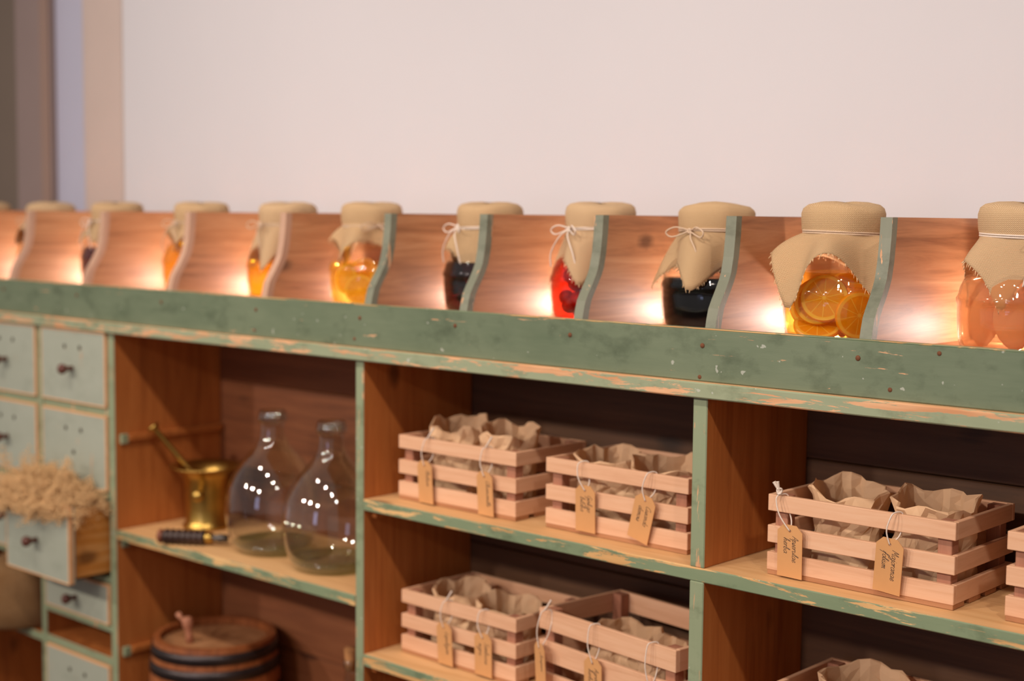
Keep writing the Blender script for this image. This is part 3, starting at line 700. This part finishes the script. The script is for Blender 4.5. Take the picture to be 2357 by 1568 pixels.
# ------------------------------------------------------------------ hand-lettered tags
GL = {
 'a': ([[(.44, .42), (.28, .5), (.09, .34), (.08, .10), (.22, 0), (.38, .16), (.46, .48), (.43, .10), (.56, .06)]], .54),
 'b': ([[(.02, .1), (.22, .9), (.15, 1.0), (.09, .6), (.10, .08), (.24, 0), (.38, .2), (.32, .42), (.16, .36)]], .46),
 'c': ([[(.40, .42), (.26, .5), (.09, .28), (.15, .03), (.30, 0), (.46, .12)]], .44),
 'd': ([[(.42, .40), (.25, .5), (.08, .25), (.20, 0), (.40, .22), (.52, 1.0), (.44, .12), (.58, .06)]], .56),
 'e': ([[(.04, .18), (.30, .28), (.32, .46), (.18, .48), (.08, .2), (.2, 0), (.44, .14)]], .42),
 'f': ([[(-.02, .05), (.22, .6), (.38, .95), (.26, 1.0), (.18, .5), (.08, -.45)], [(.02, .42), (.36, .46)]], .36),
 'g': ([[(.42, .42), (.25, .5), (.08, .28), (.2, .05), (.4, .2), (.46, .48), (.38, -.3), (.18, -.48), (.08, -.3), (.54, .1)]], .52),
 'h': ([[(.02, .1), (.22, .92), (.13, 1.0), (.08, 0), (.12, .28), (.30, .48), (.37, .33), (.34, .05), (.48, .08)]], .48),
 'i': ([[(.03, .15), (.14, .5), (.11, .08), (.26, .08)], [(.19, .70), (.21, .75)]], .26),
 'j': ([[(.05, .25), (.18, .5), (.12, -.3), (-.02, -.45), (-.08, -.25), (.30, .12)], [(.22, .72), (.24, .77)]], .28),
 'k': ([[(.02, .1), (.2, .92), (.12, 1.), (.08, 0), (.1, .2), (.34, .48), (.15, .25), (.36, .03), (.48, .08)]], .46),
 'l': ([[(.02, .1), (.24, .88), (.17, 1.0), (.1, .7), (.11, .08), (.27, .06)]], .26),
 'm': ([[(.04, .4), (.1, .5), (.07, 0), (.12, .3), (.26, .5), (.30, .35), (.28, 0), (.33, .3), (.47, .5), (.51, .35), (.49, .05), (.62, .08)]], .62),
 'n': ([[(.04, .4), (.1, .5), (.07, 0), (.12, .3), (.28, .5), (.33, .35), (.31, .05), (.44, .08)]], .44),
 'o': ([[(.28, .48), (.12, .4), (.08, .12), (.22, 0), (.38, .15), (.36, .42), (.26, .48), (.46, .42)]], .44),
 'p': ([[(.04, .4), (.12, .5), (.03, -.45), (.1, .3), (.28, .5), (.39, .3), (.28, .05), (.12, .1)]], .44),
 'r': ([[(.04, .35), (.11, .5), (.08, 0), (.14, .35), (.28, .5), (.36, .42)]], .36),
 's': ([[(.02, .05), (.22, .5), (.27, .2), (.18, 0), (.05, .06), (.36, .10)]], .34),
 't': ([[(.12, .9), (.08, .1), (.18, 0), (.3, .1)], [(-.02, .62), (.26, .64)]], .3),
 'u': ([[(.03, .4), (.1, .5), (.07, .12), (.18, 0), (.34, .2), (.38, .5), (.35, .08), (.48, .08)]], .48),
 'A': ([[(.0, 0), (.30, 1.0), (.42, 0.)], [(.04, .36), (.48, .42)]], .5),
 'M': ([[(.0, 0), (.12, 1), (.28, .3), (.5, 1), (.52, .05), (.62, .06)]], .64),
 'G': ([[(.5, .85), (.3, 1), (.05, .6), (.1, .15), (.35, .1), (.5, .45), (.3, .45), (.5, .45), (.45, -.3), (.2, -.4)]], .58),
 'C': ([[(.52, .8), (.34, 1), (.06, .6), (.12, .08), (.34, 0), (.54, .2)]], .52),
 'P': ([[(.1, 0), (.16, .95)], [(-.02, .8), (.2, 1.0), (.46, .85), (.38, .5), (.14, .45)]], .46),
 'S': ([[(.44, .88), (.26, 1.0), (.10, .75), (.36, .35), (.22, 0), (0, .14)]], .46),
 'T': ([[(.24, 1), (.18, 0)], [(-.02, .92), (.48, 1.0)]], .42),
 'L': ([[(.2, 1.0), (.08, .6), (.08, .04), (.44, .08)]], .44),
 'J': ([[(.1, .95), (.4, 1.0), (.3, .1), (.12, -.2), (0, .05)]], .44),
}
def lettering(lines, size, w):
    V, F = [], []
    for li, s in enumerate(lines):
        x = 0.; strokes = []
        for ch_ in s:
            g, ad = GL[ch_]
            for st in g: strokes.append([(px+x+.22*py, py) for px, py in st])
            x += ad
        offx = .0 if li == 0 else .18
        for st in strokes:
            P = smooth_path([(p[0], p[1], 0) for p in st], 5); o = len(V); L = len(P)
            for i, p in enumerate(P):
                d = (P[min(i+1, L-1)]-P[max(i-1, 0)]); d.z = 0
                d = d.normalized() if d.length > 1e-9 else Vector((1, 0, 0)); nn = Vector((-d.y, d.x, 0))*w
                for sg in (-1, 1):
                    q = Vector((p.x*size, p.y*size, 0))+nn*sg
                    # text runs down the tag: text x -> -z, text y -> +x
                    V.append((q.y+(.004 if len(lines) == 1 else .0045-li*.0145), -.0007, .024-offx*size*2-q.x))
            for i in range(L-1): F.append((o+2*i, o+2*i+1, o+2*i+3, o+2*i+2))
    return mesh('lettering', V, F)
tagw, tagh = .042, .080
def card():
    w, h, c = tagw/2, tagh/2, .010; out = [(-w, -h), (w, -h), (w, h-c), (w-c, h), (-w+c, h), (-w, h-c)]
    hr = [(.0022*cos(2*pi*i/12), h-.009+.0022*sin(2*pi*i/12)) for i in range(12)]
    bm = bmesh.new(); vo = [bm.verts.new((a, -.0004, b)) for a, b in out]; vi = [bm.verts.new((a, -.0004, b)) for a, b in hr]
    eo = [bm.edges.new((vo[i], vo[(i+1) % 6])) for i in range(6)]+[bm.edges.new((vi[i], vi[(i+1) % 12])) for i in range(12)]
    bmesh.ops.triangle_fill(bm, edges=eo, use_beauty=True)
    g = bmesh.ops.extrude_face_region(bm, geom=bm.faces[:]); bmesh.ops.translate(bm, verts=[v for v in g['geom'] if isinstance(v, bmesh.types.BMVert)], vec=(0, .0009, 0))
    bmesh.ops.recalc_face_normals(bm, faces=bm.faces); me = bpy.data.meshes.new('card'); bm.to_mesh(me); bm.free(); me.materials.append(M['tag']); return me
card_me = card()
def hang(label, x, y, z, top, lines, roll=0, yaw=0, hook_dx=0, knot=False, size=.0105, th=.008, tail=0, tilt=.05):
    """card centre x,y,z; the string loops over the slat whose top edge is at height top"""
    t = thing('string_tag', label, 'tag', (x, y, z), 0, 'kraft tags on the crates')
    o = bpy.data.objects.new('card', card_me); COL.objects.link(o); o.parent = t; o.rotation_euler = (tilt, roll, yaw)
    if lines: l = link('lettering', lettering(lines, size, .00030), 'ink', o)
    R_ = Matrix.Rotation(yaw, 3, 'Z') @ Matrix.Rotation(roll, 3, 'Y') @ Matrix.Rotation(tilt, 3, 'X')
    hp = R_ @ Vector((0, -.001, tagh/2-.009)); hq = R_ @ Vector((0, .002, tagh/2-.009))
    dz = top-z; V, F = [], []
    a = Vector((hook_dx-.003, -.0035, dz-.004)); b = Vector((hook_dx, .003, dz+.0025)); c = Vector((hook_dx+.006, th+.006, dz+.001)); e = Vector((hook_dx+.007, th+.007, dz-.018))
    tube_vf(smooth_path([hp, hp.lerp(a, .5)+Vector((-.004, -.003, 0)), a, b, c, e]), .00105, 6, V, F)
    tube_vf(smooth_path([hq, hq.lerp(e, .5)+Vector((.002, .002, -.002)), e]), .00105, 6, V, F)
    if knot:
        k = b+Vector((-.001, -.001, .004))
        for q in range(3):
            tube_vf([k+Vector((.003*cos(s), .0025*sin(s*1+q), .003*sin(s)+.0015*q)) for s in [2*pi*i/8 for i in range(9)]], .0016, 6, V, F)
        tube_vf(smooth_path([k, k+Vector((-.004, -.002, .008)), k+Vector((-.008, -.003, .015))]), lambda s: .0014+.0016*s, 7, V, F)
        tube_vf(smooth_path([k, k+Vector((-.001, -.002, .009)), k+Vector((-.002, -.003, .016))]), lambda s: .0012+.0014*s, 7, V, F)
    if tail: tube_vf(smooth_path([b, b+Vector((.006, 0, .008)), b+Vector((.013, .002, .020))]), .0016, 6, V, F)
    link('string', mesh('string', V, F, True), 'string', t)
    return t
T1 = .9685+.122; T2 = .6685+.122
hang('kraft tag reading Apserulae herba, knotted string above it', -1.101, .034, 1.011, T1, ['Apserulae', 'herba'], radians(1), 0, -.020, True)
hang('kraft tag reading Majoranae folium on the right bay crate', -.941, .033, 1.017, T1, ['Majoranae', 'folium'], radians(5), 0, .006, False, tilt=.06)
hang('narrow-looking kraft tag at left on the upper left crate', -1.882, .043, 1.011, T1, ['Thelium'], radians(-1), radians(-6), .003, False, tail=1)
hang('kraft tag at right on the upper left crate, single line of writing', -1.730, .043, 1.010, T1, ['Chamomille'], radians(-1), radians(-6), -.002, False, tail=1)
hang('kraft tag reading Ginkgo biloba on the crate against the right upright', -1.503, .047, 1.015, T1, ['Ginkgo', 'biloba'], radians(1), 0, -.012)
hang('kraft tag hanging crooked on the crate against the right upright', -1.384, .046, 1.017, T1, ['Cusando', 'demois'], radians(16), 0, .012, tilt=.07)
hang('kraft tag at left on the lower left crate', -1.838, .052, .712, T2, ['Lupuligam'], radians(-1), radians(-5), .0, False, tail=1)
hang('kraft tag at right on the lower left crate, two lines of writing', -1.739, .051, .713, T2, ['Sambucus', 'nigra'], radians(1), 0, -.006)
a = radians(-7.5); T3 = .6685+.155
def onF(s, o=.008): return (-1.612+s*cos(a)+o*sin(a), .058+s*sin(a)-o*cos(a))
x, y = onF(.022, .016); hang('kraft tag at the left corner of the larger angled crate', x, y, .728, T3, ['Juniperi'], radians(-1), radians(-25), .006, False, tail=1)
x, y = onF(.146); hang('kraft tag at the middle of the larger angled crate', x, y, .730, T3, ['Agrimoni', 'herba'], radians(1), a, -.004)
x, y = onF(.276); hang('kraft tag at the right end of the larger angled crate, mostly cut off', x, y, .722, T3, None, radians(6), a, .0)

# ------------------------------------------------------------------ bottles, mortar, barrel, tool
def demijohn(label, x, y, s=1.):
    t = thing('glass_demijohn', label, 'bottle', (x, y, .7785), 0, 'demijohns on the shelf')
    P = [(0, .010), (.045, .008), (.062, .0), (.074, .004), (.088, .022), (.098, .05), (.1025, .082), (.1015, .112), (.095, .142), (.082, .172), (.066, .196), (.050, .214), (.037, .228), (.0295, .242), (.0265, .256), (.0255, .276), (.026, .280), (.0295, .283), (.0305, .292), (.0295, .302), (.0265, .305), (.0225, .303), (.0225, .285)]
    link('glass_body', lathe('glass_body', [(r*s, z*s) for r, z in P], 56), 'demi', t)
    link('thick_base', lathe('thick_base', [(0, .014), (.05, .013), (.066, .005), (.076, .009), (.086, .022), (.070, .024), (.04, .022), (0, .024)], 48), 'demibase', t)
    link('lip_ring', lathe('lip_ring', [(.0265, .278), (.031, .282), (.0325, .288), (.031, .294), (.0265, .297)], 40), 'demi', t)
    return t
demijohn('clear glass demijohn nearer the brass mortar', -2.437, .127)
demijohn('clear glass demijohn in front, partly hidden by the green upright', -2.226, .112, 1.0)
mt = thing('brass_mortar', 'brass mortar with wide flared rim on the shelf', 'mortar', (-2.728, .166, .7785))
link('cup', lathe('cup', [(0, 0), (.056, 0), (.057, .006), (.053, .012), (.050, .018), (.0495, .05), (.051, .09), (.054, .118), (.062, .132), (.080, .1405), (.0855, .143), (.083, .1455), (.066, .140), (.050, .122), (.044, .09), (.042, .03), (.02, .014), (0, .012)], 48), 'brass', mt)
hd = link('side_knob', lathe('side_knob', [(0, 0), (.008, 0), (.007, .006), (.012, .012), (.014, .019), (.011, .026), (0, .029)], 20), 'brass', mt, (.030, -.041, .085), Vector((.030, -.041, 0)).to_track_quat('Z', 'Y').to_euler())
p0, p1 = Vector((-2.806, .074, 1.013)), Vector((-2.700, .186, .826))
pe = thing('brass_pestle', 'slim brass pestle leaning in the mortar', 'pestle', p1)
ax = p0-p1; L = ax.length; q = ax.to_track_quat('Z', 'Y').to_euler()
link('shaft', lathe('shaft', [(0, 0), (.013, .002), (.016, .012), (.012, .028), (.0075, .045), (.0065, .12), (.0068, L-.010), (.008, L-.006)], 20), 'brass', pe, None, q)
link('head', lathe('head', [(.007, L-.008), (.013, L-.004), (.0155, L), (.013, L+.004), (0, L+.006)], 20), 'brass', pe, None, q)
# tool with a ridged handle
h0, h1 = Vector((-2.663, -.012, .7955)), Vector((-2.556, .062, .7955))
tl = thing('handled_tool', 'old tool with ridged dark handle and brass ferrule in front of the mortar', 'tool', h0)
ax = h1-h0; L = ax.length; q = ax.to_track_quat('Z', 'Y').to_euler()
pr = [(0, .001), (.010, .0), (.0132, .004)]
link('handle_end', lathe('handle_end', [(0, 0), (.011, 0), (.0150, .003), (.016, .008), (.013, .012)], 20), 'handle_end', tl, None, q)
pr = [(.011, .011)]
for i in range(7):
    b = .014+i*.0135; pr += [(.0128, b), (.0168, b+.004), (.0168, b+.009), (.0128, b+.0125)]
link('handle', lathe('handle', pr, 22), 'handle', tl, None, q)
link('ferrule', lathe('ferrule', [(.011, .108), (.012, .110), (.0115, .124), (.0085, .126)], 20), 'brass', tl, None, q)
link('shank', lathe('shank', [(.0075, .124), (.007, .130), (.0095, .140), (.0085, .158), (0, .160)], 16), 'steel', tl, None, q)
# keg
BX, BY, BZ0, BZ1 = -2.668, .141, .2005, .545
kg = thing('wooden_keg', 'small wooden keg with dark iron hoops and a tap in its head', 'keg', (BX, BY, BZ0))
HB = BZ1-BZ0
def br(t): return .137-.006*0+.012*(1-(2*t-1)**2)
ns = 20
for i in range(ns):
    a0, a1 = 2*pi*i/ns+.004, 2*pi*(i+1)/ns-.004; V = []; F = []; K = 10; S = 3
    for k in range(K+1):
        t = k/K
        for s in range(S+1):
            a = a0+(a1-a0)*s/S; bul = .0008*sin(pi*s/S)
            V.append(((br(t)+bul)*cos(a), (br(t)+bul)*sin(a), HB*t))
        for s in range(S+1):
            a = a0+(a1-a0)*s/S; V.append(((br(t)-.014)*cos(a), (br(t)-.014)*sin(a), HB*t))
    w = 2*(S+1)
    for k in range(K):
        for s in range(S):
            F.append((k*w+s, k*w+s+1, (k+1)*w+s+1, (k+1)*w+s)); F.append((k*w+S+1+s, (k+1)*w+S+1+s, (k+1)*w+S+2+s, k*w+S+2+s))
        F.append((k*w, (k+1)*w, (k+1)*w+S+1, k*w+S+1)); F.append((k*w+S, k*w+w-1, (k+1)*w+w-1, (k+1)*w+S))
    for s in range(S):
        F.append((K*w+s, K*w+s+1, K*w+S+2+s, K*w+S+1+s)); F.append((s, S+1+s, S+2+s, s+1))
    link('stave', mesh('stave', V, F), 'stave', kg)
for z0, z1 in ((.90, .965), (.79, .86), (.64, .69), (.33, .38), (.13, .20), (.015, .07)):
    link('hoop', lathe('hoop', [(br(z0)+.0012, HB*z0), (br(z0)+.0032, HB*z0), (br(z1)+.0032, HB*z1), (br(z1)+.0012, HB*z1)], 48), 'hoop', kg)
hw = .118*2/5
for i in range(5):
    x0, x1 = -.118+i*hw, -.118+(i+1)*hw
    y_ = lambda x: sqrt(max(.0002, .1215**2-x*x))
    V = []; F = []; k = 4
    for z in (HB-.026, HB-.016):
        for s in range(k+1):
            xx = x0+.0006+(x1-x0-.0012)*s/k; V.append((xx, -y_(xx), z))
        for s in range(k, -1, -1):
            xx = x0+.0006+(x1-x0-.0012)*s/k; V.append((xx, y_(xx), z))
    m = 2*(k+1); F.append(tuple(range(m))[::-1]); F.append(tuple(range(m, 2*m)))
    for s in range(m): F.append((s, (s+1) % m, m+(s+1) % m, m+s))
    link('head_board', mesh('head_board', V, F), 'head', kg)
tp = link('tap', lathe('tap', [(0, 0), (.009, 0), (.0075, .02), (.009, .035), (.012, .042), (.012, .055), (.009, .060), (0, .061)], 16), 'tap', kg, (-.02, -.055, HB-.017), (radians(4), radians(-5), 0))
link('tap_key', lathe('tap_key', [(0, 0), (.004, 0), (.004, .022), (.007, .026), (.0065, .034), (0, .036)], 12), 'tap', tp, (-.008, 0, .042), (0, radians(-48), 0))
sb = thing('corked_bottle', 'small corked glass bottle behind the green upright, right of the keg', 'bottle', (-2.152, .10, .2005))
link('glass_body', lathe('glass_body', [(0, .004), (.036, 0), (.042, .006), (.043, .03), (.043, .26), (.038, .30), (.022, .335), (.0145, .35), (.0135, .385), (.0165, .387), (.0165, .402), (.013, .404)], 32), 'demi', sb)
link('cork', lathe('cork', [(0, .38), (.0115, .38), (.0135, .405), (.015, .424), (.0135, .427), (0, .428)], 18), 'cork', sb)

# ------------------------------------------------------------------ dried herbs in the pulled-out drawer, sack at the left
hr = random.Random(11); V, F = [], []
def sprig(c, d, L):
    o = Vector(c); P = [o]; dd = Vector(d).normalized(); st = 5
    for i in range(st):
        dd = (dd+Vector((hr.uniform(-.4, .4), hr.uniform(-.4, .4), hr.uniform(-.35, .25)))).normalized(); P.append(P[-1]+dd*L/st)
    tube_vf(P, lambda s: .0011*(1-.6*s), 3, V, F, False)
    for i in range(1, st+1):
        for q in range(7):
            c2 = P[i]+Vector((hr.uniform(-1, 1), hr.uniform(-1, 1), hr.uniform(-1, 1)))*.008; s = hr.uniform(.0012, .0026); o_ = len(V)
            for v in ((s, 0, 0), (-s, 0, 0), (0, s, 0), (0, -s, 0), (0, 0, s*1.4), (0, 0, -s)): V.append(tuple(c2+Vector(v)))
            for f in ((0, 2, 4), (2, 1, 4), (1, 3, 4), (3, 0, 4), (2, 0, 5), (1, 2, 5), (3, 1, 5), (0, 3, 5)): F.append(tuple(o_+k for k in f))
HX, HY, HZ = -3.02, -.04, .80
for i in range(1100):
    x = hr.uniform(-.18, .13); y = hr.uniform(-.065, .045); hgt = .075*(1-((x+.04)/.22)**2)*(1-.4*abs(y)/.065)
    z = hr.uniform(0, 1)**.6*max(.015, hgt)
    sprig((x, y, z), (hr.uniform(-1, .8), hr.uniform(-1, .6), hr.uniform(.0, .7)), hr.uniform(.03, .065))
for i in range(40):
    sprig((hr.uniform(-.18, .10), hr.uniform(-.05, .03), .05), (hr.uniform(-.5, .5), hr.uniform(-.4, .2), 1), hr.uniform(.06, .095))
for i in range(60):   # sprigs spilling over the front and the left end
    sprig((hr.uniform(-.19, .06), -.060, .035), (hr.uniform(-1, .2), -1, -.3), hr.uniform(.04, .06))
hb = link('dried_flowers', mesh('dried_flowers', V, F), 'herb', None, (HX, HY, HZ)); hb['kind'] = 'stuff'
tag(hb, 'heap of pale dried flower sprigs overflowing the pulled-out drawer', 'dried flowers')
sk = thing('linen_sack', 'tan cloth sack tied with twine below the pulled-out drawer', 'sack', (-3.325, .02, .469))
def sw(a, z): return 1+.06*sin(5*a+z*20)+.05*sin(3*a+1)+.03*sin(9*a+z*40)
sm = lathe('cloth', [(0, 0), (.095, .0), (.110, .012), (.114, .06), (.113, .10), (.110, .135), (.095, .152), (.06, .160), (.03, .163), (.026, .167), (.04, .173), (.03, .176), (0, .173)], 48, True, sw)
uv = sm.uv_layers.new(name='UVMap')
for lp in sm.loops:
    v = sm.vertices[lp.vertex_index].co; uv.data[lp.index].uv = (atan2(v.y, v.x)*.1, v.z)
link('cloth', sm, 'linen', sk)
tube('twine', [(.03*cos(s), .03*sin(s), .1595) for s in [2*pi*i/16 for i in range(17)]]+[(.05, -.055, .13), (.055, -.095, .085), (.04, -.118, .05), (.028, -.122, .03)], .0022, 'string', sk, 6, 3)
